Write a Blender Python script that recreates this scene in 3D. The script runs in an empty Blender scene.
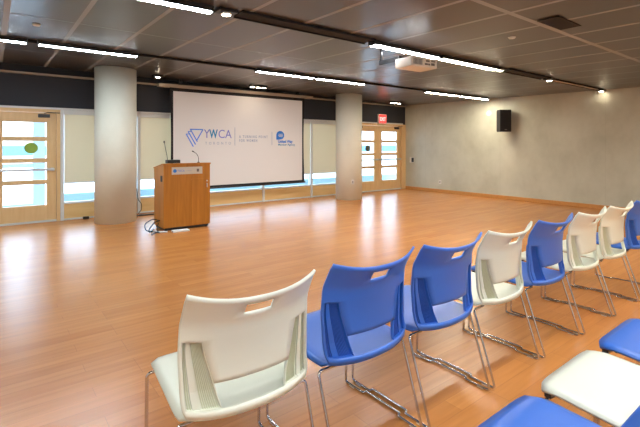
import bpy, bmesh, math, random
from mathutils import Vector, Matrix
random.seed(7)
SC = bpy.context.scene
COL = SC.collection
R = math.radians

# ------------------------------------------------------------------ camera
cam = bpy.data.cameras.new('camera'); co = bpy.data.objects.new('camera', cam); COL.objects.link(co)
cam.sensor_width = 36; cam.lens = 427/640*36
cam.shift_y = -68.5/640
cam.clip_end = 200; cam.clip_start = .02
co.location = (0, 0, 1.4); co.rotation_euler = (R(90), 0, R(-37.8))
SC.camera = co
# ------------------------------------------------------------------ world, exposure
W = bpy.data.worlds.new('world'); SC.world = W; W.use_nodes = True
bg = W.node_tree.nodes['Background']; bg.inputs[0].default_value = (.66, .84, 1, 1); bg.inputs[1].default_value = 4.0
SC.view_settings.view_transform = 'Standard'; SC.view_settings.look = 'None'
SC.view_settings.exposure = 1.18; SC.view_settings.gamma = 1; SC.view_settings.use_curve_mapping = False
COOL = (.80, .92, 1); WARM = (1, .80, .52)
TUBE = 40.0          # strength of the linear lamps
SPOT = 26.0          # strength of the little spot lamps

# ------------------------------------------------------------------ materials
M = {}
def new(name):
    m = bpy.data.materials.new(name); m.use_nodes = True
    nt = m.node_tree; return m, nt, nt.nodes['Principled BSDF']
def flat(name, col, rough=.5, metal=0, spec=.5, trans=0, bump=None):
    m, nt, p = new(name)
    p.inputs['Base Color'].default_value = (*col, 1); p.inputs['Roughness'].default_value = rough
    p.inputs['Metallic'].default_value = metal; p.inputs['Specular IOR Level'].default_value = spec
    # a whisper of surface variation keeps every material procedural
    n = nt.nodes.new('ShaderNodeTexNoise'); n.inputs['Scale'].default_value = bump[0] if bump else 60
    b = nt.nodes.new('ShaderNodeBump'); b.inputs['Strength'].default_value = bump[1] if bump else .02; b.inputs['Distance'].default_value = .002
    tc = nt.nodes.new('ShaderNodeTexCoord'); nt.links.new(tc.outputs['Object'], n.inputs['Vector'])
    nt.links.new(n.outputs[0], b.inputs['Height']); nt.links.new(b.outputs[0], p.inputs['Normal'])
    M[name] = m; return m
def emit(name, col, s):
    m, nt, p = new(name); p.inputs['Base Color'].default_value = (*[min(1, c) for c in col], 1)
    p.inputs['Emission Color'].default_value = (*col, 1); p.inputs['Emission Strength'].default_value = s
    M[name] = m; return m
def ramp(nt, fac, stops):
    r = nt.nodes.new('ShaderNodeValToRGB'); e = r.color_ramp.elements
    while len(e) < len(stops): e.new(.5)
    for k, (pos, c) in enumerate(stops): e[k].position = pos; e[k].color = (*c, 1)
    nt.links.new(fac, r.inputs[0]); return r.outputs[0]
def wood(name, c1, c2, rough=.35, scale=1., axis='z', world=False):
    m, nt, p = new(name)
    tc = nt.nodes.new('ShaderNodeTexCoord'); mp = nt.nodes.new('ShaderNodeMapping')
    s = {'z': (9, 9, .7), 'x': (.7, 9, 9)}[axis]; mp.inputs['Scale'].default_value = [v*scale for v in s]
    n = nt.nodes.new('ShaderNodeTexNoise'); n.inputs['Scale'].default_value = 2; n.inputs['Detail'].default_value = 5; n.inputs['Distortion'].default_value = .6
    nt.links.new(tc.outputs['Object'], mp.inputs[0]); nt.links.new(mp.outputs[0], n.inputs['Vector'])
    nt.links.new(ramp(nt, n.outputs[0], [(.3, c1), (.7, c2)]), p.inputs['Base Color'])
    p.inputs['Roughness'].default_value = rough; M[name] = m; return m

flat('white_plastic', (.76, .79, .67), .33, spec=.5)
flat('blue_plastic', (.024, .145, .60), .38, spec=.8)
flat('white_plastic_rib', (.66, .69, .50), .4)  # rib copies are darker: shading of the side panels put in the colour
flat('blue_plastic_rib', (.030, .120, .52), .4)
flat('chrome', (.62, .60, .58), .12, 1)
flat('black_plastic', (.012, .012, .014), .4)
flat('black_metal', (.015, .015, .017), .35)
flat('black_cloth', (.01, .01, .012), .8)
flat('navy', (.028, .032, .042), .75)
flat('silver', (.62, .66, .70), .3, .6)
flat('white_frame', (.72, .74, .74), .45)
flat('white_paint', (.75, .74, .70), .5)
flat('plaster', (.62, .60, .55), .8)
flat('blind', (.78, .75, .60), .85, bump=(300, .05))
_nt = M['blind'].node_tree; _tr = _nt.nodes.new('ShaderNodeBsdfTranslucent'); _tr.inputs[0].default_value = (.86, .72, .56, 1)
_mx = _nt.nodes.new('ShaderNodeMixShader'); _mx.inputs[0].default_value = .35
_nt.links.new(_nt.nodes['Principled BSDF'].outputs[0], _mx.inputs[1]); _nt.links.new(_tr.outputs[0], _mx.inputs[2]); _nt.links.new(_mx.outputs[0], _nt.nodes['Material Output'].inputs[0])
flat('ledge', (.42, .36, .29), .6)
flat('paper', (.85, .86, .87), .7)
flat('projector_shell', (.82, .78, .70), .4)
flat('grille', (.16, .14, .13), .5)
flat('green_sticker', (.30, .50, .06), .5)
flat('grey_sticker', (.12, .14, .10), .5)
flat('logo_blue', (.12, .27, .82), .6); flat('logo_teal', (.02, .24, .50), .6); flat('logo_sky', (.02, .20, .70), .6)
flat('logo_violet', (.20, .22, .62), .6); flat('logo_grey', (.32, .38, .52), .6)
flat('rubber', (.55, .55, .52), .5)
flat('seam', (.38, .39, .41), .6)
flat('out_ground', (.60, .63, .66), .9); flat('out_facade', (.85, .86, .88), .8); flat('out_blue', (.10, .26, .42), .5)
flat('out_frame', (.42, .57, .74), .5); flat('out_curb', (.30, .48, .60), .8)
wood('maple', (.74, .50, .24), (.82, .58, .30), .4)
wood('maple_panel', (.76, .50, .20), (.84, .58, .26), .45, axis='x')
wood('lectern_wood', (.39, .145, .012), (.52, .205, .022), .38)
wood('base_wood', (.55, .24, .06), (.62, .30, .09), .4, axis='x')
emit('tube_cool', COOL, TUBE); emit('tube_warm', (1, .88, .68), TUBE); emit('tube_fill', (.97, .99, 1), TUBE*.72); emit('tube_fill_warm', (1, .88, .68), TUBE*.72)  # the two weaker tubes are fill for the added, unseen lamp rows
emit('tube_mid', (.97, .985, 1), TUBE)
emit('spot_glow', (1, .86, .66), SPOT)
m, nt, p = new('exit_red'); p.inputs['Base Color'].default_value = (.8, .03, .03, 1)
p.inputs['Emission Color'].default_value = (1, .05, .04, 1); p.inputs['Emission Strength'].default_value = .7; M['exit_red'] = m
m, nt, p = new('exit_letters'); p.inputs['Base Color'].default_value = (.9, .6, .6, 1)
p.inputs['Emission Color'].default_value = (1, .55, .55, 1); p.inputs['Emission Strength'].default_value = .6; M['exit_letters'] = m
m, nt, p = new('screen_fabric'); p.inputs['Base Color'].default_value = (.70, .69, .68, 1); p.inputs['Roughness'].default_value = .9
p.inputs['Emission Color'].default_value = (1, .97, .96, 1); p.inputs['Emission Strength'].default_value = .03; M['screen_fabric'] = m  # faint glow stands in for the projector's light on the fabric
# brushed plate
flat('plate', (.62, .60, .56), .3, .8)
# thin window glass
m = bpy.data.materials.new('glass'); m.use_nodes = True; nt = m.node_tree; nt.nodes.clear()
o_ = nt.nodes.new('ShaderNodeOutputMaterial'); mx = nt.nodes.new('ShaderNodeMixShader'); t_ = nt.nodes.new('ShaderNodeBsdfTransparent')
g_ = nt.nodes.new('ShaderNodeBsdfGlossy'); g_.inputs['Roughness'].default_value = .02; t_.inputs[0].default_value = (.93, .97, 1, 1)
fr = nt.nodes.new('ShaderNodeFresnel'); fr.inputs[0].default_value = 1.3
nt.links.new(fr.outputs[0], mx.inputs[0]); nt.links.new(t_.outputs[0], mx.inputs[1]); nt.links.new(g_.outputs[0], mx.inputs[2]); nt.links.new(mx.outputs[0], o_.inputs[0])
M['glass'] = m
# floor planks along X
m, nt, p = new('floor_planks')
tc = nt.nodes.new('ShaderNodeTexCoord'); br = nt.nodes.new('ShaderNodeTexBrick')
br.inputs['Scale'].default_value = 1; br.inputs['Brick Width'].default_value = .75; br.inputs['Row Height'].default_value = .11
br.inputs['Mortar Size'].default_value = .0012; br.inputs['Mortar Smooth'].default_value = .3; br.offset = .37; br.offset_frequency = 3
br.inputs['Color1'].default_value = (.54, .210, .052, 1); br.inputs['Color2'].default_value = (.63, .262, .070, 1); br.inputs['Mortar'].default_value = (.40, .16, .05, 1)
nt.links.new(tc.outputs['Object'], br.inputs['Vector'])
mp = nt.nodes.new('ShaderNodeMapping'); mp.inputs['Scale'].default_value = (1.2, 16, 1)
n = nt.nodes.new('ShaderNodeTexNoise'); n.inputs['Scale'].default_value = 1.6; n.inputs['Detail'].default_value = 6
nt.links.new(tc.outputs['Object'], mp.inputs[0]); nt.links.new(mp.outputs[0], n.inputs['Vector'])
mm = nt.nodes.new('ShaderNodeMix'); mm.data_type = 'RGBA'; mm.blend_type = 'MULTIPLY'; mm.inputs[0].default_value = .55
nt.links.new(br.outputs['Color'], mm.inputs[6]); nt.links.new(ramp(nt, n.outputs[0], [(.3, (.78, .74, .68)), (.7, (1.08, 1.08, 1.08))]), mm.inputs[7])
nt.links.new(mm.outputs[2], p.inputs['Base Color'])
p.inputs['Roughness'].default_value = .27; p.inputs['Specular IOR Level'].default_value = .8
b = nt.nodes.new('ShaderNodeBump'); b.inputs['Strength'].default_value = .25; b.inputs['Distance'].default_value = .002
n2 = nt.nodes.new('ShaderNodeTexNoise'); n2.inputs['Scale'].default_value = 5; mp2 = nt.nodes.new('ShaderNodeMapping'); mp2.inputs['Scale'].default_value = (.6, 3, 1)
nt.links.new(tc.outputs['Object'], mp2.inputs[0]); nt.links.new(mp2.outputs[0], n2.inputs['Vector'])
nt.links.new(n2.outputs[0], b.inputs['Height']); nt.links.new(b.outputs[0], p.inputs['Normal'])
M['floor_planks'] = m
# concrete
def concrete(name, c1, c2, c3, axis):
    m, nt, p = new(name); tc = nt.nodes.new('ShaderNodeTexCoord')
    n = nt.nodes.new('ShaderNodeTexNoise'); n.inputs['Scale'].default_value = 1.3; n.inputs['Detail'].default_value = 9; n.inputs['Roughness'].default_value = .62
    mp = nt.nodes.new('ShaderNodeMapping'); mp.inputs['Scale'].default_value = (1, 1, .8)
    nt.links.new(tc.outputs['Object'], mp.inputs[0]); nt.links.new(mp.outputs[0], n.inputs['Vector'])
    c = ramp(nt, n.outputs[0], [(.28, c1), (.5, c2), (.72, c3)])
    v = nt.nodes.new('ShaderNodeTexVoronoi'); v.inputs['Scale'].default_value = 2.2
    nt.links.new(tc.outputs['Object'], v.inputs['Vector'])
    sp = ramp(nt, v.outputs['Distance'], [(.0, (.72, .70, .66)), (.035, (1, 1, 1))])
    mm = nt.nodes.new('ShaderNodeMix'); mm.data_type = 'RGBA'; mm.blend_type = 'MULTIPLY'; mm.inputs[0].default_value = .5
    nt.links.new(c, mm.inputs[6]); nt.links.new(sp, mm.inputs[7])
    out = mm.outputs[2]
    if axis:   # formwork joints every 2.4 m
        sx = nt.nodes.new('ShaderNodeSeparateXYZ'); nt.links.new(tc.outputs['Object'], sx.inputs[0])
        a = nt.nodes.new('ShaderNodeMath'); a.operation = 'ADD'; a.inputs[1].default_value = 20 - 3.54 + .006
        nt.links.new(sx.outputs[1], a.inputs[0])
        f = nt.nodes.new('ShaderNodeMath'); f.operation = 'MODULO'; f.inputs[1].default_value = 2.42; nt.links.new(a.outputs[0], f.inputs[0])
        # first joint at Y = 3.54
        a.inputs[1].default_value = 2.42*10 - 3.54 + .006
        k = ramp(nt, f.outputs[0], [(0, (.80, .78, .74)), (.008, (1, 1, 1))])
        m2 = nt.nodes.new('ShaderNodeMix'); m2.data_type = 'RGBA'; m2.blend_type = 'MULTIPLY'; m2.inputs[0].default_value = 1
        nt.links.new(out, m2.inputs[6]); nt.links.new(k, m2.inputs[7]); out = m2.outputs[2]
    nt.links.new(out, p.inputs['Base Color']); p.inputs['Roughness'].default_value = .75
    b = nt.nodes.new('ShaderNodeBump'); b.inputs['Strength'].default_value = .25; b.inputs['Distance'].default_value = .01
    nt.links.new(n.outputs[0], b.inputs['Height']); nt.links.new(b.outputs[0], p.inputs['Normal'])
    M[name] = m
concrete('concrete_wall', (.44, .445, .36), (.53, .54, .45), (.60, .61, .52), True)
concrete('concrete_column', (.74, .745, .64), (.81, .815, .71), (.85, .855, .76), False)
# ceiling panels
m, nt, p = new('ceiling_panel'); tc = nt.nodes.new('ShaderNodeTexCoord')
n = nt.nodes.new('ShaderNodeTexNoise'); n.inputs['Scale'].default_value = .8; nt.links.new(tc.outputs['Object'], n.inputs['Vector'])
nt.links.new(ramp(nt, n.outputs[0], [(.3, (.062, .056, .056)), (.7, (.078, .071, .071))]), p.inputs['Base Color'])
p.inputs['Roughness'].default_value = .28; p.inputs['Specular IOR Level'].default_value = .5; M['ceiling_panel'] = m

# ------------------------------------------------------------------ mesh helpers
class MB:
    def __init__(s): s.bm = bmesh.new(); s.mats = []; s.cur = 0
    def mat(s, m):
        if m not in s.mats: s.mats.append(m)
        s.cur = s.mats.index(m); return s
    def face(s, vs, smooth=False):
        try: f = s.bm.faces.new(vs)
        except ValueError: return
        f.material_index = s.cur; f.smooth = smooth; return f
    def box(s, x0, x1, y0, y1, z0, z1, mtx=None):
        v = [s.bm.verts.new((x, y, z)) for x in (x0, x1) for y in (y0, y1) for z in (z0, z1)]
        if mtx:
            for q in v: q.co = mtx @ q.co
        for a in ((0, 1, 3, 2), (4, 6, 7, 5), (0, 4, 5, 1), (2, 3, 7, 6), (0, 2, 6, 4), (1, 5, 7, 3)): s.face([v[k] for k in a])
        return s
    def hexa(s, low, high):    # two matching quads
        a = [s.bm.verts.new(q) for q in low]; b = [s.bm.verts.new(q) for q in high]; n = len(a)
        s.face(a[::-1]); s.face(b)
        for k in range(n): s.face([a[k], a[(k+1) % n], b[(k+1) % n], b[k]])
        return s
    def cyl(s, c, r, z0, z1, seg=24, r2=None, cap=True):
        r2 = r if r2 is None else r2
        a = [s.bm.verts.new((c[0]+r*math.cos(t), c[1]+r*math.sin(t), z0)) for t in [2*math.pi*k/seg for k in range(seg)]]
        b = [s.bm.verts.new((c[0]+r2*math.cos(t), c[1]+r2*math.sin(t), z1)) for t in [2*math.pi*k/seg for k in range(seg)]]
        for k in range(seg): s.face([a[k], a[(k+1) % seg], b[(k+1) % seg], b[k]], True)
        if cap: s.face(a[::-1]); s.face(b)
        return s
    def tube(s, pts, r, seg=8):
        pts = [Vector(q) for q in pts]; rings = []; n = len(pts); prev = None
        for k in range(n):
            d = (pts[min(k+1, n-1)] - pts[max(k-1, 0)]).normalized()
            if prev is None:
                u = d.orthogonal().normalized()
            else:
                u = (prev - d*prev.dot(d)); u = u.normalized() if u.length > 1e-6 else d.orthogonal().normalized()
            prev = u; w = d.cross(u)
            rr = r[k] if isinstance(r, (list, tuple)) else r
            rings.append([s.bm.verts.new(pts[k] + (u*math.cos(t) + w*math.sin(t))*rr) for t in [2*math.pi*j/seg for j in range(seg)]])
        for a, b in zip(rings, rings[1:]):
            for j in range(seg): s.face([a[j], a[(j+1) % seg], b[(j+1) % seg], b[j]], True)
        s.face(rings[0][::-1]); s.face(rings[-1]); return s
    def ball(s, c, r, sc=(1, 1, 1)):
        g = bmesh.ops.create_uvsphere(s.bm, u_segments=14, v_segments=8, radius=r, matrix=Matrix.Translation(c) @ Matrix.Diagonal((*sc, 1)))
        for v in g['verts']:
            for f in v.link_faces: f.material_index = s.cur; f.smooth = True
        return s
    def build(s, name, parent=None, loc=None, bevel=0, solid=0, mat=None):
        if mat: s.mats = [mat] + s.mats[1:] if s.mats else [mat]
        bmesh.ops.recalc_face_normals(s.bm, faces=s.bm.faces)
        me = bpy.data.meshes.new(name); s.bm.to_mesh(me); s.bm.free()
        for q in s.mats: me.materials.append(M[q])
        o = bpy.data.objects.new(name, me); COL.objects.link(o)
        if parent: o.parent = parent
        if loc: o.location = loc
        if solid:
            d = o.modifiers.new('solid', 'SOLIDIFY'); d.thickness = solid; d.offset = 0
        if bevel:
            d = o.modifiers.new('bevel', 'BEVEL'); d.width = bevel; d.segments = 2; d.limit_method = 'ANGLE'
        return o
def mb(mat): return MB().mat(mat)
def fillet(pts, r, n=4):
    P = [Vector(p) for p in pts]; out = [P[0]]
    for a, b, c in zip(P, P[1:], P[2:]):
        da, dc = (a-b), (c-b); rr = min(r, da.length*.45, dc.length*.45)
        p0, p1 = b + da.normalized()*rr, b + dc.normalized()*rr
        for k in range(n+1):
            t = k/n; out.append(p0*(1-t)**2 + b*2*t*(1-t) + p1*t*t)
    out.append(P[-1]); return out
def tag(o, label=None, cat=None, group=None, kind=None):
    if label: o['label'] = label
    if cat: o['category'] = cat
    if group: o['group'] = group
    if kind: o['kind'] = kind
    return o
def thing(name, label, cat, loc=(0, 0, 0), rz=0, group=None, kind=None):
    o = bpy.data.objects.new(name, None); COL.objects.link(o); o.location = loc; o.rotation_euler = (0, 0, rz)
    o.empty_display_size = .1
    return tag(o, label, cat, group, kind)
def copy_tree(o, parent=None):
    kids = [c for c in bpy.data.objects if c.parent == o]
    c = o.copy(); COL.objects.link(c)
    if parent: c.parent = parent
    for k in kids: copy_tree(k, c)
    return c
def lettering(name, body, size, x, y, z, mat, parent, align='LEFT', spacing=1, fit=None, rot=(R(90), 0, 0), bold=0):
    cu = bpy.data.curves.new(name, 'FONT'); cu.body = body; cu.size = size; cu.align_x = align; cu.space_character = spacing
    cu.extrude = .0008; cu.offset = bold; cu.resolution_u = 3
    t = bpy.data.objects.new('t', cu); COL.objects.link(t)
    me = bpy.data.meshes.new_from_object(t); bpy.data.objects.remove(t)
    o = bpy.data.objects.new(name, me); COL.objects.link(o); me.materials.clear(); me.materials.append(M[mat])
    o.location = (x, y, z); o.rotation_euler = rot; o.parent = parent
    if fit:
        w = max(v.co.x for v in me.vertices) - min(v.co.x for v in me.vertices)
        for v in me.vertices: v.co.x *= fit/w
    return o

# ------------------------------------------------------------------ the room
YB, XR, XL, YF = 9.19, 10.6, -1.6, -1.8       # back wall, right wall, left wall, wall behind the camera
def cz(x, y): return 2.72 - .015*x + .012*y   # underside of the ceiling, which falls slightly to the right
def struct(o, kind='structure'): o['kind'] = kind; return o
f = mb('floor_planks'); f.box(XL-.2, XR+.2, YF-.2, YB+.16, -.12, 0); struct(f.build('floor'))
c = mb('ceiling_panel')
cs = [(XL-.2, YF-.2), (XR+.2, YF-.2), (XR+.2, YB+.3), (XL-.2, YB+.3)]
c.hexa([(x, y, cz(x, y)) for x, y in cs], [(x, y, cz(x, y)+.2) for x, y in cs])
c.mat('seam')
def strip(x0, y0, x1, y1, w):
    d = Vector((x1-x0, y1-y0, 0)).normalized(); q = Vector((-d.y, d.x, 0))*w/2
    L = [(x0-q.x, y0-q.y), (x1-q.x, y1-q.y), (x1+q.x, y1+q.y), (x0+q.x, y0+q.y)]
    c.hexa([(x, y, cz(x, y)-.001) for x, y in L], [(x, y, cz(x, y)+.01) for x, y in L])
for k in range(-2, 17):
    x = .12 + .645*k
    if XL < x < XR: strip(x, YF, x + .04, YB, .044 if k > 0 else .055)
for (ya, yb, w) in ((5.56, 5.20, .022), (7.75, 7.45, .018), (2.26, 2.03, .055), (.55, .35, .055)):
    strip(XL, ya, XR, yb, w)
struct(c.build('ceiling'))
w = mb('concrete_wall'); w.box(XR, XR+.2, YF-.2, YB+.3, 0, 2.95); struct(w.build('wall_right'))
w = mb('plaster'); w.box(XL-.2, XL, YF-.2, YB+.3, 0, 2.95); struct(w.build('wall_left'))
w = mb('plaster'); w.box(XL, XR, YF-.2, YF, 0, 2.95); struct(w.build('wall_rear'))
w = mb('navy'); w.box(XL, XR, YB, YB+.2, 2.05, 2.95); w.box(XL, -1.06, YB, YB+.2, 0, 2.05); w.box(10.44, XR, YB, YB+.14, 0, 2.05); struct(w.build('wall_back'))
w = mb('base_wood'); w.box(XR-.016, XR, YF, YB, 0, .085); struct(w.build('baseboard_right', bevel=.003))
w = mb('ledge')
w.hexa([(XL, YB-.10, 2.665), (XR, YB-.10, 2.615), (XR, YB, 2.615), (XL, YB, 2.665)], [(XL, YB-.10, 2.695), (XR, YB-.10, 2.64), (XR, YB, 2.64), (XL, YB, 2.695)])
struct(w.build('trim_1'))
# jamb at the right end of the back wall
w = mb('maple'); w.box(10.40, 10.598, YB-.03, YB, 0, 2.05); struct(w.build('trim_2', bevel=.003))

def sticker(parent, x, z, mat, name='round_sticker', r=.10):
    s = mb(mat); a = []
    for k in range(24):
        t = 2*math.pi*k/24; a.append((x + r*1.05*math.cos(t), z + r*math.sin(t)))
    s.hexa([(u, YB+.050, v) for u, v in a], [(u, YB+.052, v) for u, v in a]); return s.build(name, parent)

PANES = [(.31, .69), (.77, 1.08), (1.16, 1.47), (1.55, 1.81)]
def door_leaf(root, x0, x1, hinge, gl, gr):
    m = mb('maple')
    yf, yb = YB+.03, YB+.075
    m.box(x0, gl, yf, yb, .03, 1.985); m.box(gr, x1, yf, yb, .03, 1.985)
    zs = [.03] + [q for p_ in PANES for q in p_] + [1.985]
    for a, b in zip(zs[::2], zs[1::2]): m.box(gl, gr, yf, yb, a, b)
    leaf = m.build('door_leaf', root, bevel=.002)
    for a, b in PANES:
        g = mb('glass'); g.box(gl, gr, YB+.054, YB+.058, a, b); g.build('pane', leaf)
    # push bar on the room side
    b_ = mb('silver'); b_.box(x0+.03, x1-.03, YB-.045, YB-.015, .935, .975); b_.box(x0+.04, x0+.09, YB-.02, YB+.03, .925, .985); b_.box(x1-.09, x1-.04, YB-.02, YB+.03, .925, .985)
    b_.build('push_bar', leaf, bevel=.006)
    cl = mb('black_metal'); cx = x1-.19 if hinge > 0 else x0+.19
    cl.box(cx-.09, cx+.09, YB-.02, YB+.03, 1.90, 1.96); cl.tube([(cx, YB-.03, 1.97), (cx+.05*hinge, YB-.08, 1.985), (cx+.25*hinge, YB-.02, 1.99)], .008)
    cl.build('door_closer', leaf, bevel=.005)
    return leaf
def double_door(name, x0, xm, x1, sticks):
    root = thing(name, None, None, kind='structure')
    fr_ = mb('maple')
    fr_.box(x0-.07, x0, YB-.02, YB+.12, 0, 2.05); fr_.box(x1, x1+.06, YB-.02, YB+.12, 0, 2.05); fr_.box(x0, x1, YB-.02, YB+.12, 1.99, 2.05)
    fr_.build('door_frame', root, bevel=.003)
    hd = mb('white_frame'); hd.box(x0-.07, x1+.06, YB-.035, YB+.05, 2.05, 2.085); hd.build('head_trim', root, bevel=.003)
    th = mb('white_frame'); th.box(x0, x1, YB-.01, YB+.12, 0.001, .028); th.build('threshold', root)
    a = door_leaf(root, x0+.003, xm-.003, -1, x0+.15, xm-.15); b = door_leaf(root, xm+.003, x1-.003, 1, xm+.17, x1-.15)
    for (s, x, z, mt) in sticks: sticker(a if s == 0 else b, x, z, mt)
    return root
double_door('door_1', -.99, .02, .985, [(1, .60, 1.345, 'green_sticker')])
double_door('door_2', 8.42, 9.395, 10.40, [(0, 8.98, 1.30, 'grey_sticker')])

MULL = [1.075, 2.43, 3.90, 5.36, 6.84, 8.30]
BLB = [.70, .70, .66, .64, .64]
for k, (a, b) in enumerate(zip(MULL, MULL[1:])):
    root = thing('window_%d' % (k+1), None, None, kind='structure')
    m = mb('white_frame'); m.box(a-.028, a+.028, YB-.02, YB+.10, 0, 2.05)
    if k == 4: m.box(b-.028, b+.028, YB-.02, YB+.10, 0, 2.05)
    m.box(a+.028, b-.028, YB-.005, YB+.10, .30, .335); m.box(a+.028, b-.028, YB, YB+.10, 2.01, 2.05); m.box(a+.028, b-.028, YB, YB+.10, 0, .03)
    m.build('window_frame', root, bevel=.003)
    q = mb('maple_panel'); q.box(a+.028, b-.028, YB+.01, YB+.09, .03, .30); q.build('kick_panel', root)
    g = mb('glass'); g.box(a+.028, b-.028, YB+.06, YB+.066, .335, 2.01); g.build('pane', root)
    hd = mb('white_frame'); hd.box(a-.028, b+.028, YB-.035, YB, 2.05, 2.085); hd.build('head_trim', root, bevel=.003)
BL = ['cream roller blind between the glazed door and the near round column', 'cream roller blind right behind the wooden lectern', 'cream roller blind mostly hidden behind the left half of the projection screen',
      'cream roller blind mostly hidden behind the right half of the projection screen', 'cream roller blind between the projection screen and the far round column']
for k, (a, b) in enumerate(zip(MULL, MULL[1:])):
    r_ = thing('roller_blind', BL[k], 'blind', (a+.5*(b-a), YB, BLB[k]), group='roller blinds along the window wall')
    hw = (b-a)/2-.035
    s = mb('blind'); s.box(-hw, hw, .012, .016, 0, 2.0-BLB[k]); s.build('fabric', r_)
    s = mb('white_frame'); s.box(-hw, hw, .006, .022, -.018, .004); s.build('bottom_bar', r_, bevel=.003)
    s = mb('white_frame'); s.box(-hw, hw, -.01, .05, 1.97-BLB[k], 2.045-BLB[k]); s.build('cassette', r_, bevel=.004)

# ------------------------------------------------------------------ outside
g = mb('out_ground'); g.box(-40, 60, YB+.2, 70, -.16, -.04); tag(struct(g.build('ground')), None)
g = mb('out_facade'); g.box(-30, 50, 34, 42, -.04, 9); fo = thing('building', 'white building across the yard seen through the glazed doors', 'building')
g.build('wall', fo)
for k in range(12):
    s = mb('out_blue'); s.box(-20+5*k, -16.6+5*k, 33.95, 34, .7, 1.35); s.build('window', fo)
g = mb('out_curb'); g.box(1.15, 11.5, 10.05, 10.3, -.04, .40); tag(g.build('curb'), 'low blue-grey curb outside the window wall, seen below the blinds', 'curb')
# aluminium vestibule outside the left doors
v = thing('vestibule_frame', 'pale blue metal vestibule frame outside the left glazed door', 'door frame', (0, 10.6, -.04))
for (x0, x1, z0, z1) in ((.72, .93, .04, 2.5), (-1.2, -1.0, .04, 2.5), (.02, .10, .04, 2.5)):
    s = mb('out_frame'); s.box(x0, x1, -.05, .05, z0, z1); s.build('post', v, bevel=.004)
for (z0, z1) in ((.04, .24), (.98, 1.06), (2.3, 2.5)):
    s = mb('out_frame'); s.box(-1.0, .72, -.04, .04, z0, z1); s.build('rail', v, bevel=.004)
v2 = copy_tree(v); v2.location = (8.9, 10.6, -.04); v2['label'] = 'pale blue metal vestibule frame outside the far right glazed doors'

# ------------------------------------------------------------------ columns
def column(x, y, r, label):
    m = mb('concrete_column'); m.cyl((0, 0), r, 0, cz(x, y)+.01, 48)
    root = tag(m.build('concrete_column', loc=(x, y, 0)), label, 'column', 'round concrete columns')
    s = mb('black_metal'); s.cyl((0, 0), r-.012, -.001, .006, 48); return root
colA = column(1.845, 8.50, .35, 'thick round pale concrete column standing left of the lectern')
colB = column(7.44, 8.36, .345, 'slimmer-looking round concrete column just right of the projection screen')
for (x, y, z, lb) in ((7.29, 8.045, .46, 'small white outlet plate on the far round column'),):
    s = mb('white_paint'); s.box(-.035, .035, -.006, .004, -.055, .055)
    o = thing('outlet', lb, 'outlet', (x, y, z), R(-24)); s.build('plate', o, bevel=.002)
    s = mb('grille'); s.box(-.012, .012, -.008, -.006, -.03, .03); s.build('socket', o)

# ------------------------------------------------------------------ projection screen
YS = 8.90
sc_ = thing('projection_screen', 'large pulled-down projection screen showing blue logos on the window wall', 'screen', (4.68, YS, .44))
def sx(v): return v-4.68
m = mb('screen_fabric'); m.box(sx(3.03), sx(6.33), 0, .004, .065, 2.09); m.build('fabric', sc_)
m = mb('black_cloth')
N = 14   # side borders pull in towards the middle, tab tensioned
for sgn in (-1, 1):
    for k in range(N):
        z0, z1 = .0+2.16*k/N, 2.16*(k+1)/N
        e = lambda z: 1.69 + .03*(2*z/2.16-1)**2
        x0, x1 = (e(z0)), (e(z1)); i = 1.645
        A = [(sgn*i, .0-.002, z0), (sgn*x0, -.002, z0), (sgn*x1, -.002, z1), (sgn*i, -.002, z1)]
        m.hexa(A, [(a, .006, c_) for a, b_, c_ in A])
m.box(-1.65, 1.65, -.002, .006, 2.085, 2.17); m.box(-1.65, 1.65, -.002, .006, .03, .068)
m.build('border', sc_)
m = mb('black_metal'); m.box(-1.74, 1.74, -.012, .016, -.005, .032); m.build('weight_bar', sc_, bevel=.005)
m = mb('ledge'); m.box(-1.95, 1.95, -.07, .08, 2.155, 2.22); m.build('case', sc_, bevel=.006)
for bx in (-1.5, 1.5):
    m = mb('black_metal'); m.box(bx-.03, bx+.03, -.03, .03, 2.22, cz(4.68+bx, YS)-.445); m.build('ceiling_bracket', sc_)
YT = -.0025
def plate_poly(name, pts, mat, parent, y=YT, t=.001):
    s = mb(mat); s.hexa([(x, y, z) for x, z in pts], [(x, y-t, z) for x, z in pts]); return s.build(name, parent)
# triangular emblem: an open triangle with two more stripes down its left side
logo = mb('logo_blue')
def bar2(x0, z0, x1, z1, w=.026):
    d = Vector((x1-x0, 0, z1-z0)).normalized(); q = Vector((-d.z, 0, d.x))*w/2
    L = [(x0-q.x, YT, z0-q.z), (x1-q.x, YT, z1-q.z), (x1+q.x, YT, z1+q.z), (x0+q.x, YT, z0+q.z)]
    logo.hexa(L, [(a, YT-.001, c_) for a, b_, c_ in L])
ox, oz = sx(3.30), -.44
bar2(ox+.09, oz+1.735, ox+.385, oz+1.735); bar2(ox+.38, oz+1.735, ox+.24, oz+1.50); bar2(ox+.10, oz+1.735, ox+.255, oz+1.47)
bar2(ox+.05, oz+1.69, ox+.215, oz+1.41); bar2(ox+.01, oz+1.635, ox+.165, oz+1.365); bar2(ox+.05, oz+1.69, ox+.12, oz+1.69, .018); bar2(ox+.01, oz+1.635, ox+.07, oz+1.635, .018)
logo.build('emblem', sc_)
lettering('lettering', 'Y', .27, sx(3.70), YT, 1.555-.44, 'logo_violet', sc_, fit=.14)
lettering('lettering', 'W', .27, sx(3.83), YT, 1.555-.44, 'logo_teal', sc_, fit=.20, bold=.006)
lettering('lettering', 'CA', .27, sx(4.03), YT, 1.555-.44, 'logo_violet', sc_, fit=.32)
lettering('lettering', 'TORONTO', .085, sx(3.73), YT, 1.41-.44, 'logo_grey', sc_, spacing=2.0, fit=.61)
lettering('lettering', 'A TURNING POINT', .085, sx(4.55), YT, 1.565-.44, 'logo_grey', sc_, spacing=1.5, fit=.76, bold=.002)
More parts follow.
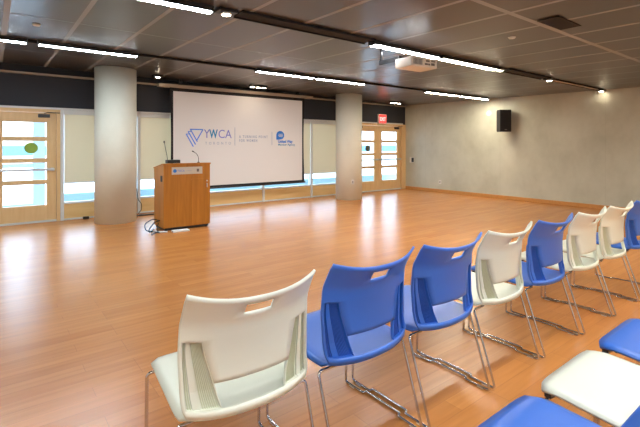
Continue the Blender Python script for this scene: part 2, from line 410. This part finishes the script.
lettering('lettering', 'FOR WOMEN', .085, sx(4.55), YT, 1.475-.44, 'logo_grey', sc_, spacing=1.5, fit=.47, bold=.002)
for x, z0, z1 in ((4.435, 1.39, 1.80), (5.42, 1.40, 1.72)):
    plate_poly('divider', [(sx(x), z0-.44), (sx(x)+.012, z0-.44), (sx(x)+.012, z1-.44), (sx(x), z1-.44)], 'logo_grey', sc_)
em = [(sx(5.665)+.115*math.cos(t), 1.64-.44+.105*math.sin(t)) for t in [2*math.pi*k/28 for k in range(28)]]
plate_poly('emblem', em, 'logo_sky', sc_)
plate_poly('emblem', [(sx(5.55), 1.53-.44), (sx(5.64), 1.53-.44), (sx(5.64), 1.62-.44), (sx(5.55), 1.62-.44)], 'logo_sky', sc_, y=YT-.0005)
arc = mb('screen_fabric')
for z_, w_ in ((1.665, .12), (1.635, .14), (1.605, .11)): arc.box(sx(5.675)-w_/2, sx(5.675)+w_/2, YT-.004, YT-.002, z_-.445, z_-.433)
arc.build('emblem_lines', sc_)
lettering('lettering', 'United Way', .095, sx(5.60), YT, 1.455-.44, 'logo_sky', sc_, fit=.43, bold=.004)
lettering('lettering', 'Member Agency', .07, sx(5.60), YT, 1.385-.44, 'logo_teal', sc_, fit=.50, bold=.001)

# ------------------------------------------------------------------ lectern
L_ = thing('lectern', 'orange-brown wooden lectern with silver name plate standing before the screen', 'lectern', (2.62, 6.98, 0), 0)
prof = [(0, .05), (.50, .05), (.50, 1.003), (.03, 1.075), (0, 1.075)]
def prism(mb_, x0, x1, prof):
    mb_.hexa([(x0, y, z) for y, z in prof], [(x1, y, z) for y, z in prof]); return mb_
prism(mb('lectern_wood'), -.395, .395, prof).build('body', L_, bevel=.004)
prism(mb('lectern_wood'), -.405, .405, [(-.012, 1.075), (.04, 1.075), (.51, 1.003), (.51, 1.021), (.04, 1.098), (-.012, 1.098)]).build('top', L_, bevel=.003)
m = mb('lectern_wood'); m.box(.06, .375, -.006, .0, .09, .83); m.build('door', L_, bevel=.002)
dr = bpy.data.objects['door']
m = mb('silver'); m.cyl((0, 0), .011, -.008, .008, 12); lk = m.build('lock', dr, loc=(.335, -.010, .79)); lk.rotation_euler = (R(90), 0, 0)
m = mb('silver'); m.box(.328, .340, -.028, -.006, .68, .75); m.build('handle', dr, bevel=.003)
m = mb('plate'); m.box(-.265, .255, -.007, 0, .915, 1.035); m.build('name_plate', L_, bevel=.002)
pl = bpy.data.objects['name_plate']
em = mb('logo_sky'); em.cyl((0, 0), .03, 0, .001, 20); e_ = em.build('emblem', pl, loc=(-.215, -.0075, .975)); e_.rotation_euler = (R(90), 0, 0)
lettering('lettering', 'YWCA', .05, -.175, -.008, .958, 'logo_blue', pl, fit=.12)
lettering('lettering', 'TORONTO', .02, -.02, -.008, .968, 'logo_grey', pl, fit=.09)
em = mb('grille'); em.box(.155, .195, -.0085, -.007, .95, 1.0); em.build('emblem', pl)
m = mb('black_plastic'); m.box(-.405, -.394, .06, .14, .80, .90); m.build('side_handle', L_, bevel=.004)
m = mb('black_plastic'); m.box(-.37, .37, .02, .48, .012, .05); m.build('plinth', L_)
for (x, y) in ((-.34, .05), (.34, .05), (-.34, .45), (.34, .45)):
    m = mb('black_plastic'); m.cyl((x, y), .022, .0005, .02, 14); m.build('foot', L_)
# microphones on it
mi = thing('microphone', 'thin upright gooseneck microphone with a black base box on the lectern', 'microphone', (2.41, 7.05, 1.100))
m = mb('black_plastic'); m.box(-.11, .10, -.04, .08, 0, .055); m.build('base', mi, bevel=.006)
m = mb('black_metal'); m.tube(fillet([(-.09, .02, .05), (-.10, .02, .12), (-.145, .02, .34)], .05), .004); m.build('gooseneck', mi)
m = mb('black_plastic'); m.ball((-.147, .02, .35), .011, (1, 1, 1.8)); m.build('capsule', mi)
mi = thing('microphone', 'short curved gooseneck microphone at the right of the lectern top', 'microphone', (2.84, 7.06, 1.098))
m = mb('black_plastic'); m.cyl((0, 0), .02, 0, .012, 16); m.build('base', mi)
m = mb('black_metal'); m.tube(fillet([(0, 0, .01), (.002, 0, .09), (-.03, 0, .15), (-.085, -.01, .185)], .06), .0045); m.build('gooseneck', mi)
m = mb('black_plastic'); m.tube([(-.075, -.01, .18), (-.115, -.012, .20)], [.007, .010]); m.build('capsule', mi)
# cables, paper
m = mb('black_plastic')
m.tube(fillet([(2.205, 7.10, .17), (2.12, 7.10, .15), (2.02, 7.05, .06), (2.0, 6.98, .02), (2.1, 7.15, .012), (2.16, 7.3, .012)], .05), .009)
m.tube(fillet([(2.205, 7.2, .16), (2.1, 7.15, .20), (1.99, 7.2, .12), (1.98, 7.1, .03), (2.1, 6.98, .012), (2.14, 6.86, .012), (2.12, 6.98, .012)], .05), .008)
m.tube(fillet([(2.205, 7.16, .12), (2.16, 7.1, .08), (2.13, 6.95, .012), (2.0, 6.85, .012), (1.99, 6.80, .012)], .04), .008)
tag(m.build('power_cable'), 'tangled black cables on the floor at the left foot of the lectern', 'cable')
m = mb('paper'); m.tube(fillet([(2.14, 7.12, .012), (2.12, 6.98, .012), (2.26, 6.90, .012)], .05), .011)
tag(m.build('cable'), 'white cable curling round the lower left corner of the lectern', 'cable')
m = mb('paper'); m.box(-.13, .13, -.06, .06, 0, .022)
o = m.build('power_strip', loc=(2.46, 6.87, .001), bevel=.003); o.rotation_euler = (0, 0, R(-3)); tag(o, 'flat white power strip on the floor against the lectern front', 'power strip')
m = mb('black_metal'); m.box(-.012, .012, -.012, .012, .0, .62)
tag(m.build('pole', loc=(2.335, 9.10, .002)), 'short grey pole standing on the floor beside the near column', 'pole'); bpy.data.objects['pole'].data.materials[0] = M['grille']
m = mb('black_plastic'); m.tube(fillet([(2.36, 9.08, .52), (2.37, 9.02, .30), (2.43, 8.98, .22), (2.42, 8.95, .10), (2.34, 8.94, .03), (2.46, 8.92, .01)], .05), .007)
tag(m.build('wall_cable'), 'thin black cable hanging down the window frame behind the near column', 'cable')
m = mb('black_plastic'); m.box(2.30, 2.92, 8.82, 8.88, .0005, .02); tag(m.build('cable_cover', bevel=.006), 'low black cable cover on the floor behind the lectern', 'cable cover')
m = mb('black_plastic'); m.box(1.40, 1.50, 9.05, 9.12, .0005, .05); tag(m.build('floor_box', bevel=.008), 'tiny black box on the floor left of the near column', 'box')

# ------------------------------------------------------------------ exit sign
ex = thing('exit_sign', 'square red lit EXIT sign above the far glazed doors', 'sign', (9.50, YB-.06, 2.05))
m = mb('white_paint'); m.box(-.17, .17, 0, .058, 0, .29); m.build('housing', ex, bevel=.006)
m = mb('exit_red'); m.box(-.15, .15, -.006, 0, .02, .27); m.build('face', ex)
lettering('lettering', 'EXIT', .15, -.125, -.008, .09, 'exit_letters', ex, fit=.25, bold=.004)

# ------------------------------------------------------------------ things on the right wall
sp = thing('loudspeaker', 'black loudspeaker mounted high on the concrete wall', 'loudspeaker', (10.36, 5.72, 1.735), R(-40))
# front looks along local -y
m = mb('black_plastic'); prism(m, -.14, .14, [(-.12, 0), (.10, 0), (.13, .03), (.13, .53), (.10, .56), (-.12, .56)]); m.build('cabinet', sp, bevel=.01)
m = mb('black_cloth'); m.box(-.125, .125, -.130, -.12, .02, .54); m.build('grille', sp, bevel=.005)
m = mb('grille'); m.box(-.03, .03, -.133, -.130, .045, .06); m.build('badge', sp)
m = mb('black_metal'); m.box(10.55-10.36-.02, .24, -.04, .04, .24, .34)
br_ = m.build('wall_bracket', sp); br_.rotation_euler = (0, 0, R(40)); 
m = mb('white_paint'); m.cyl((0, 0), .075, 0, .02, 28); o = m.build('round_cover', loc=(XR-.001, 6.27, 2.25), bevel=.004); o.rotation_euler = (0, R(-90), 0); tag(o, 'round white cover plate on the concrete wall left of the loudspeaker', 'cover plate')
th = thing('wall_control', 'small black and white control on the concrete wall beside the far doors', 'wall control', (XR-.001, 8.9, .93), R(-90))
m = mb('white_paint'); m.box(-.09, .09, -.02, 0, -.09, .09); m.build('plate', th, bevel=.005)
m = mb('black_plastic'); m.box(0, .085, -.04, -.018, -.07, .07); m.build('knob', th, bevel=.01)
th = thing('outlet', 'small white outlet plate low on the concrete wall', 'outlet', (XR-.001, 7.84, .30), R(-90))
m = mb('white_paint'); m.box(-.045, .045, -.008, 0, -.06, .06); m.build('plate', th, bevel=.002)
m = mb('grille'); m.box(-.012, .012, -.010, -.008, -.03, .03); m.build('socket', th)

# ------------------------------------------------------------------ ceiling lights
def frame_on(x0, y0, x1, y1):
    d = Vector((x1-x0, y1-y0, cz(x1, y1)-cz(x0, y0))); return d.length, math.atan2(d.y, d.x), -math.atan2(d.z, math.hypot(d.x, d.y))
def lin(name, x0, y0, x1, y1, label, cat, group):
    n, rz, ry = frame_on(x0, y0, x1, y1)
    r_ = thing(name, label, cat, (x0, y0, cz(x0, y0)-.002), group=group); r_.rotation_euler = (0, ry, rz); return r_, n
def tube_light(x0, y0, x1, y1, mat, wd, label, group):
    r_, n = lin('linear_light', x0, y0, x1, y1, label, 'ceiling light', group)
    m = mb('black_metal'); m.box(0, n, -wd/2-.012, wd/2+.012, -.032, 0); m.box(0, n, -wd/2-.012, -wd/2, -.052, -.032); m.box(0, n, wd/2, wd/2+.012, -.052, -.032); m.build('housing', r_)
    for ex_ in (0, n-.01):
        m = mb('black_metal'); m.box(ex_, ex_+.01, -wd/2, wd/2, -.058, -.030); m.build('end_cap', r_)
    m = mb(mat); m.box(.012, n-.012, -wd/2+.001, wd/2-.001, -.055, -.031); m.build('diffuser', r_)
g1, g2 = 'linear lights of the track near the window wall', 'linear lights of the track over the room'
def T1(x): return 6.86 - .0685*x
def T2(x): return 3.99 - .040*x
tube_light(-.80, T1(-.8), .40, T1(.4), 'tube_cool', .095, 'cool white linear ceiling light cut by the left edge, on the far track', g1)
tube_light(.52, T1(.52), 1.76, T1(1.76), 'tube_cool', .095, 'cool white linear ceiling light above the near column', g1)
tube_light(3.70, T1(3.7), 4.90, T1(4.9), 'tube_mid', .095, 'linear ceiling light in front of the screen, left of its pair', g1)
tube_light(4.96, T1(4.96), 6.14, T1(6.14), 'tube_mid', .095, 'linear ceiling light in front of the screen, right of its pair', g1)
tube_light(7.98, T1(7.98), 9.13, T1(9.13), 'tube_warm', .095, 'linear ceiling light before the concrete wall, left of its pair', g1)
tube_light(9.19, T1(9.19), 10.32, T1(10.32), 'tube_warm', .095, 'linear ceiling light right over the concrete wall, right of its pair', g1)
tube_light(.55, T2(.55)+.02, 1.72, T2(1.72)+.01, 'tube_cool', .085, 'bright cool linear ceiling light at the top edge, before the open black channel', g2)
tube_light(3.80, T2(3.8), 5.06, T2(5.06), 'tube_mid', .105, 'warm white linear ceiling light just above the projector', g2)
tube_light(5.11, T2(5.11), 6.50, T2(6.5), 'tube_warm', .105, 'warm linear ceiling light right of the projector', g2)
for x, mt, lb in ((-1.0, 'tube_fill', 'left'), (.9, 'tube_fill', 'middle left'), (2.8, 'tube_fill', 'middle right'), (4.9, 'tube_fill_warm', 'right'), (7.4, 'tube_fill_warm', 'far right')):  # row added out of view to brighten the chair backs
    tube_light(x, -.75, x+1.25, -.80, mt, .12, '%s added fill light at the rear of the room, behind the view' % lb, 'added fill lights at the rear of the room')
# second unseen row, also added as fill for the chairs and rear half
for x, mt, lb in ((-.6, 'tube_fill', 'left'), (1.9, 'tube_fill', 'middle'), (4.2, 'tube_fill_warm', 'right'), (7.2, 'tube_fill_warm', 'far right')):
    tube_light(x, .95, x+1.2, .90, mt, .105, '%s added fill light over the rows of chairs, out of view' % lb, 'added fill lights over the chair rows')
def channel(x0, x1, T, wd, mat, label, name='light_track', grp='dark lighting channels'):
    r_, n = lin(name, x0, T(x0), x1, T(x1), label, 'light track', grp)
    m = mb('black_cloth'); m.box(0, n, -wd/2, wd/2, -.012, 0); m.box(0, n, -wd/2, -wd/2+.012, -.028, -.012); m.box(0, n, wd/2-.012, wd/2, -.028, -.012); m.build('channel', r_)
    if mat: m = mb(mat); m.box(.05, n/2-.03, -wd/2+.02, wd/2-.02, -.020, -.011); m.box(n/2+.03, n-.05, -wd/2+.02, wd/2-.02, -.020, -.011); m.build('unlit_diffuser', r_)
channel(1.78, 3.68, T1, .05, None, 'thin black track between the column light and the screen lights')
channel(6.16, 7.96, T1, .06, None, 'thin black track above the far column')
channel(.41, .51, T1, .06, None, 'short black joint between the two leftmost cool lights')
channel(1.99, 3.77, T2, .22, None, 'wide black open channel at the top, left of the projector light')
channel(6.76, 8.11, T2, .20, None, 'black open channel between the warm lights and the unlit strips')
channel(8.37, 10.35, T2, .13, 'ledge', 'end of the ceiling track with two unlit beige strips')
def spot(x, y, label, n=1, dx=.0, name='spotlight'):
    r_ = thing(name, label, 'spotlight', (x, y, cz(x, y)-.001), group='spotlights' if n == 1 else 'triple spotlights')
    m = mb('black_metal'); m.box(-.10-dx, .10+dx, -.07, .07, -.030, 0); m.build('housing', r_, bevel=.004)
    for k in range(n):
        cx = (k-(n-1)/2)*.15
        m = mb('white_frame'); m.cyl((cx, 0), .055, -.048, -.026, 20, .05); m.build('rim', r_)
        m = mb('spot_glow'); m.cyl((cx, 0), .040, -.052, -.045, 18); m.build('lamp', r_)
spot(1.86, T2(1.86), 'single spotlight at the end of the top left light, before the black channel')
spot(2.64, 8.63, 'single spotlight near the window wall above the lectern')
spot(4.82, 8.50, 'triple spotlight just above the projection screen', 3, .1)
spot(9.50, 8.60, 'triple spotlight above the far glazed doors', 3, .1)
spot(6.63, T2(6.63), 'spotlight at the right end of the warm lights')
spot(8.24, T2(8.24), 'spotlight midway along the right track')
spot(10.47, T2(10.47), 'spotlight at the end of the track against the concrete wall')
for (x, y, lb) in ((.43, 5.85, 'round white detector on the ceiling over the left tubes'), (4.89, 2.6, 'round detector on the brown ceiling at upper right')):
    m = mb('white_paint'); m.cyl((0, 0), .035, -.018, 0, 24, .045); tag(m.build('smoke_detector', loc=(x, y, cz(x, y)-.001)), lb, 'smoke detector', 'ceiling detectors')
m = mb('black_cloth'); m.box(-.27, .27, -.105, .105, -.006, 0)  # flat black sheet stands in for the shade inside a recess
tag(m.build('recess_shade', loc=(4.70, 1.985, cz(4.70, 1.985)-.003)), 'flat dark sheet for the shade in a ceiling recess at the upper right, beside the wide pale seam', 'ceiling panel')

# ------------------------------------------------------------------ projector
pj = thing('projector', 'white ceiling projector hanging under the warm light strip', 'projector', (4.22, 3.48, 2.35), R(-5))
m = mb('projector_shell'); m.box(-.22, .22, -.145, .145, 0, .12); m.build('body', pj, bevel=.012)
m = mb('grille')
for k in range(7): m.box(-.19+.022*k, -.18+.022*k, -.149, -.144, .025, .095)
m.build('vent', pj)
m = mb('grille'); m.box(.0, .05, -.149, -.144, .03, .05); m.box(.06, .09, -.149, -.144, .03, .05); m.box(.11, .17, -.149, -.144, .03, .06); m.box(.02, .08, -.149, -.144, .07, .09); m.box(.11, .18, -.149, -.144, .075, .09); m.build('ports', pj)
m = mb('black_plastic'); m.cyl((0, 0), .04, 0, .03, 20); o = m.build('lens', pj, loc=(.1, .14, .06)); o.rotation_euler = (R(-90), 0, 0)
m = mb('black_metal'); m.cyl((-.17, .46), .018, .15, cz(4.09, 3.95)-2.353, 16); m.box(-.19, -.05, .10, .48, .10, .16); m.build('mount_pole', pj)

# ------------------------------------------------------------------ chairs
def S_g(w):   # inner edge of the ribbed side panel, fraction of half width
    t = min(1, max(0, (w-.07)/(0.62-.07))); return .50*(1-t) + .72*t
def lerp_tab(t, tab):
    for (a, b), (c_, d) in zip(tab, tab[1:]):
        if t <= c_: k = (t-a)/(c_-a); k = k*k*(3-2*k)*.35 + k*.65; return b+(d-b)*k
    return tab[-1][1]
def back_pt(s, w):
    hw = lerp_tab(w, [(0, .242), (.08, .257), (.5, .264), (1, .257)])
    z = .448 + .418*w + .035*abs(s)**2.4*max(0, (w-.5)*2) + .012*abs(s)**4*(1-w)
    y = lerp_tab(w, [(0, .042), (.2, .062), (.5, .068), (.74, .060), (.9, .024), (1, -.010)]) + .056*abs(s)**2.2
    return Vector((s*hw, y, z))
AW = [-1, -.965, -.93, -.86, -.79, -.72, -.65, -.6, -.48, -.36, -.21, -.1, 0, .1, .21, .36, .48, .6, .65, .72, .79, .86, .93, .965, 1]
WW = [0, .03, .06, .11, .16, .21, .27, .31, .36, .40, .46, .52, .57, .62, .64, .68, .72, .77, .80, .835, .94, .965, 1]
def warp(a, w):
    g = S_g(w) if w < .62 else .72 + (.62-.72)*min(1, (w-.62)/.2)
    s = abs(a)
    if s <= .6: r = s/.6*g
    else:
        e = .955
        r = g + (s-.6)/(.93-.6)*(e-g) if s <= .93 else e + (s-.93)/.07*(1-e)
    return math.copysign(r, a) if a else 0
def make_chair(kind):
    pm = kind + '_plastic'
    root = thing('stacking_chair', '', 'chair')
    # backrest with hand hole and lumbar opening
    m = mb(pm); V = {}
    def top_open(a): return .275 + .03*abs(a/.6)**2
    for j, w in enumerate(WW):
        for i, a in enumerate(AW):
            ww = w
            if abs(a) <= .6 and .12 <= w <= .41:      # bend the rows so the opening's upper edge is a curve
                ww = w
            V[i, j] = m.bm.verts.new(back_pt(warp(a, ww), ww))
    for j in range(len(WW)-1):
        for i in range(len(AW)-1):
            am = (AW[i]+AW[i+1])/2; wm = (WW[j]+WW[j+1])/2
            if .835 < wm < .94 and abs(am) < .21: continue        # hand hole
            if .06 < wm < .27 and abs(am) < .6: continue           # lumbar opening
            if .06 < wm < .62 and .6 < abs(am) < .93: continue     # the ribbed panels sit here
            m.face([V[i, j], V[i+1, j], V[i+1, j+1], V[i, j+1]], True)
    for k in [v for v in m.bm.verts if not v.link_faces]: m.bm.verts.remove(k)
    m.build('backrest', root, solid=.010)
    # ribbed side panels, set forward of the back surface
    for sg in (-1, 1):
        m = mb(pm); ws = [.06+.56*k/8 for k in range(9)]
        def pt(a, w, d):
            q = back_pt(warp(a*sg, w), w); return q + Vector((0, d, 0))
        cols = [(.93, 0), (.925, .018), (.86, .018), (.86, .010), (.80, .010), (.80, .018), (.61, .018), (.6, 0)]
        G = [[m.bm.verts.new(pt(a, w, d)) for w in ws] for a, d in cols]
        for a_, b_ in zip(G, G[1:]):
            for k in range(8): m.face([a_[k], a_[k+1], b_[k+1], b_[k]])
        for k in (0, 8):
            q = [G[i][k] for i in range(len(G))]
            e = [m.bm.verts.new(pt(a, ws[k], 0)) for a, d in cols]
            for i in range(len(G)-1): m.face([q[i], q[i+1], e[i+1], e[i]])
        pn = m.build('side_panel', root, solid=.004)
        m = mb(pm + '_rib')
        for a0 in [.885, .905] + [.77-.02*k for k in range(8)]:
            A = [pt(a0, w, .0175) for w in ws]; B = [pt(a0-.008, w, .0175) for w in ws]
            up = Vector((0, -.006, 0))
            for k in range(8): m.hexa([A[k], B[k], B[k+1], A[k+1]], [A[k]+up, B[k]+up, B[k+1]+up, A[k+1]+up])
        m.build('ribs', pn)
    # seat
    m = mb(pm); V = {}; NA, NB = 17, 16
    for j in range(NB):
        v = j/(NB-1)
        for i in range(NA):
            s = -1 + 2*i/(NA-1)
            if abs(s) > .88: pass
            hw = lerp_tab(v, [(0, .248), (.10, .262), (.6, .258), (.96, .253), (1, .246)])
            y0 = back_pt(s, 0).y; y = y0 + (.585-.006*abs(s)**6*4 - y0)*v
            z = lerp_tab(v, [(0, .450), (.25, .450), (.6, .462), (.90, .470), (1, .459)]) + .006*abs(s)**3 - (.012 if abs(s) > .99 else 0) - .010*(1-s*s)*math.sin(math.pi*min(1, v*1.1))
            if v == 0: z = back_pt(s, 0).z - .001
            V[i, j] = m.bm.verts.new((s*hw, y, z))
    for j in range(NB-1):
        for i in range(NA-1): m.face([V[i, j], V[i+1, j], V[i+1, j+1], V[i, j+1]], True)
    m.build('seat', root, solid=.011)
    # side frames: one bent rod each, with the jog that links neighbours
    for sg in (-1, 1):
        x = sg*.268; j = .020
        P = [(sg*.17, .135, .418), (x, .135, .418), (x, 0, .007), (x, .16, .007), (x+j, .165, .010), (x+j, .415, .010), (x, .42, .007), (x, .565, .007), (x, .548, .425), (sg*.17, .535, .428)]
        m = mb('chrome'); m.tube(fillet(P, .022, 4), .0070, 8); fr2 = m.build('sled_frame', root)
        for yy in (.06, .51):
            m = mb('rubber'); m.box(x-.007, x+.007, yy-.02, yy+.02, .0005, .0045); m.build('glide', fr2)
        m = mb('black_plastic'); m.box(sg*.225-.014, sg*.225+.014, .53, .555, .432, .446); m.build('seat_bracket', root)
    m = mb('black_metal'); m.tube([(-.17, .15, .420), (.17, .15, .420)], .0056); m.tube([(-.17, .52, .425), (.17, .52, .425)], .0056); m.build('cross_bar', root)
    return root
proto = {'white': make_chair('white'), 'blue': make_chair('blue')}
used = set()
def place(kind, x, y, rz, label, group):
    o = proto[kind] if kind not in used else copy_tree(proto[kind]); used.add(kind)
    o.location = (x, y, 0); o.rotation_euler = (0, 0, R(rz)); o['label'] = label; o['group'] = group
    return o
row = [('white', .772, 'white stacking chair nearest the camera, at the left end of the row'),
       ('blue', 1.395, 'blue stacking chair beside the nearest white chair, second in the row'),
       ('blue', 1.975, 'blue stacking chair third in the row, left neighbour of a white one'),
       ('white', 2.555, 'white stacking chair between two blue chairs, fourth in the row'),
       ('blue', 3.14, 'blue stacking chair with a white chair on each side, fifth in the row'),
       ('white', 3.72, 'white stacking chair just right of the fifth, blue chair in the row'),
       ('white', 4.29, 'white stacking chair just left of the blue chair cut by the right edge'),
       ('blue', 4.87, 'far blue stacking chair cut by the right edge of the photo')]
for k, (kd, x, lb) in enumerate(row): place(kd, x, (1.33, 1.33, 1.32, 1.315, 1.30, 1.28, 1.262, 1.245)[k], (-3, 0, 0, 0, 0, 0, 0, 0)[k], lb, 'front row of stacking chairs seen from behind')
for kd, x, lb in (('blue', .79, 'blue chair showing only a backrest corner at the bottom right corner'),
                  ('blue', 1.36, 'blue chair whose seat is cut by the bottom edge, left of the near white seat'),
                  ('white', 1.93, 'white chair whose seat lies between two blue seats at lower right'),
                  ('blue', 2.505, 'blue chair whose seat is cut by the right edge beyond the white seat')):
    place(kd, x, .215, 0, lb, 'second row of chairs at the lower right')
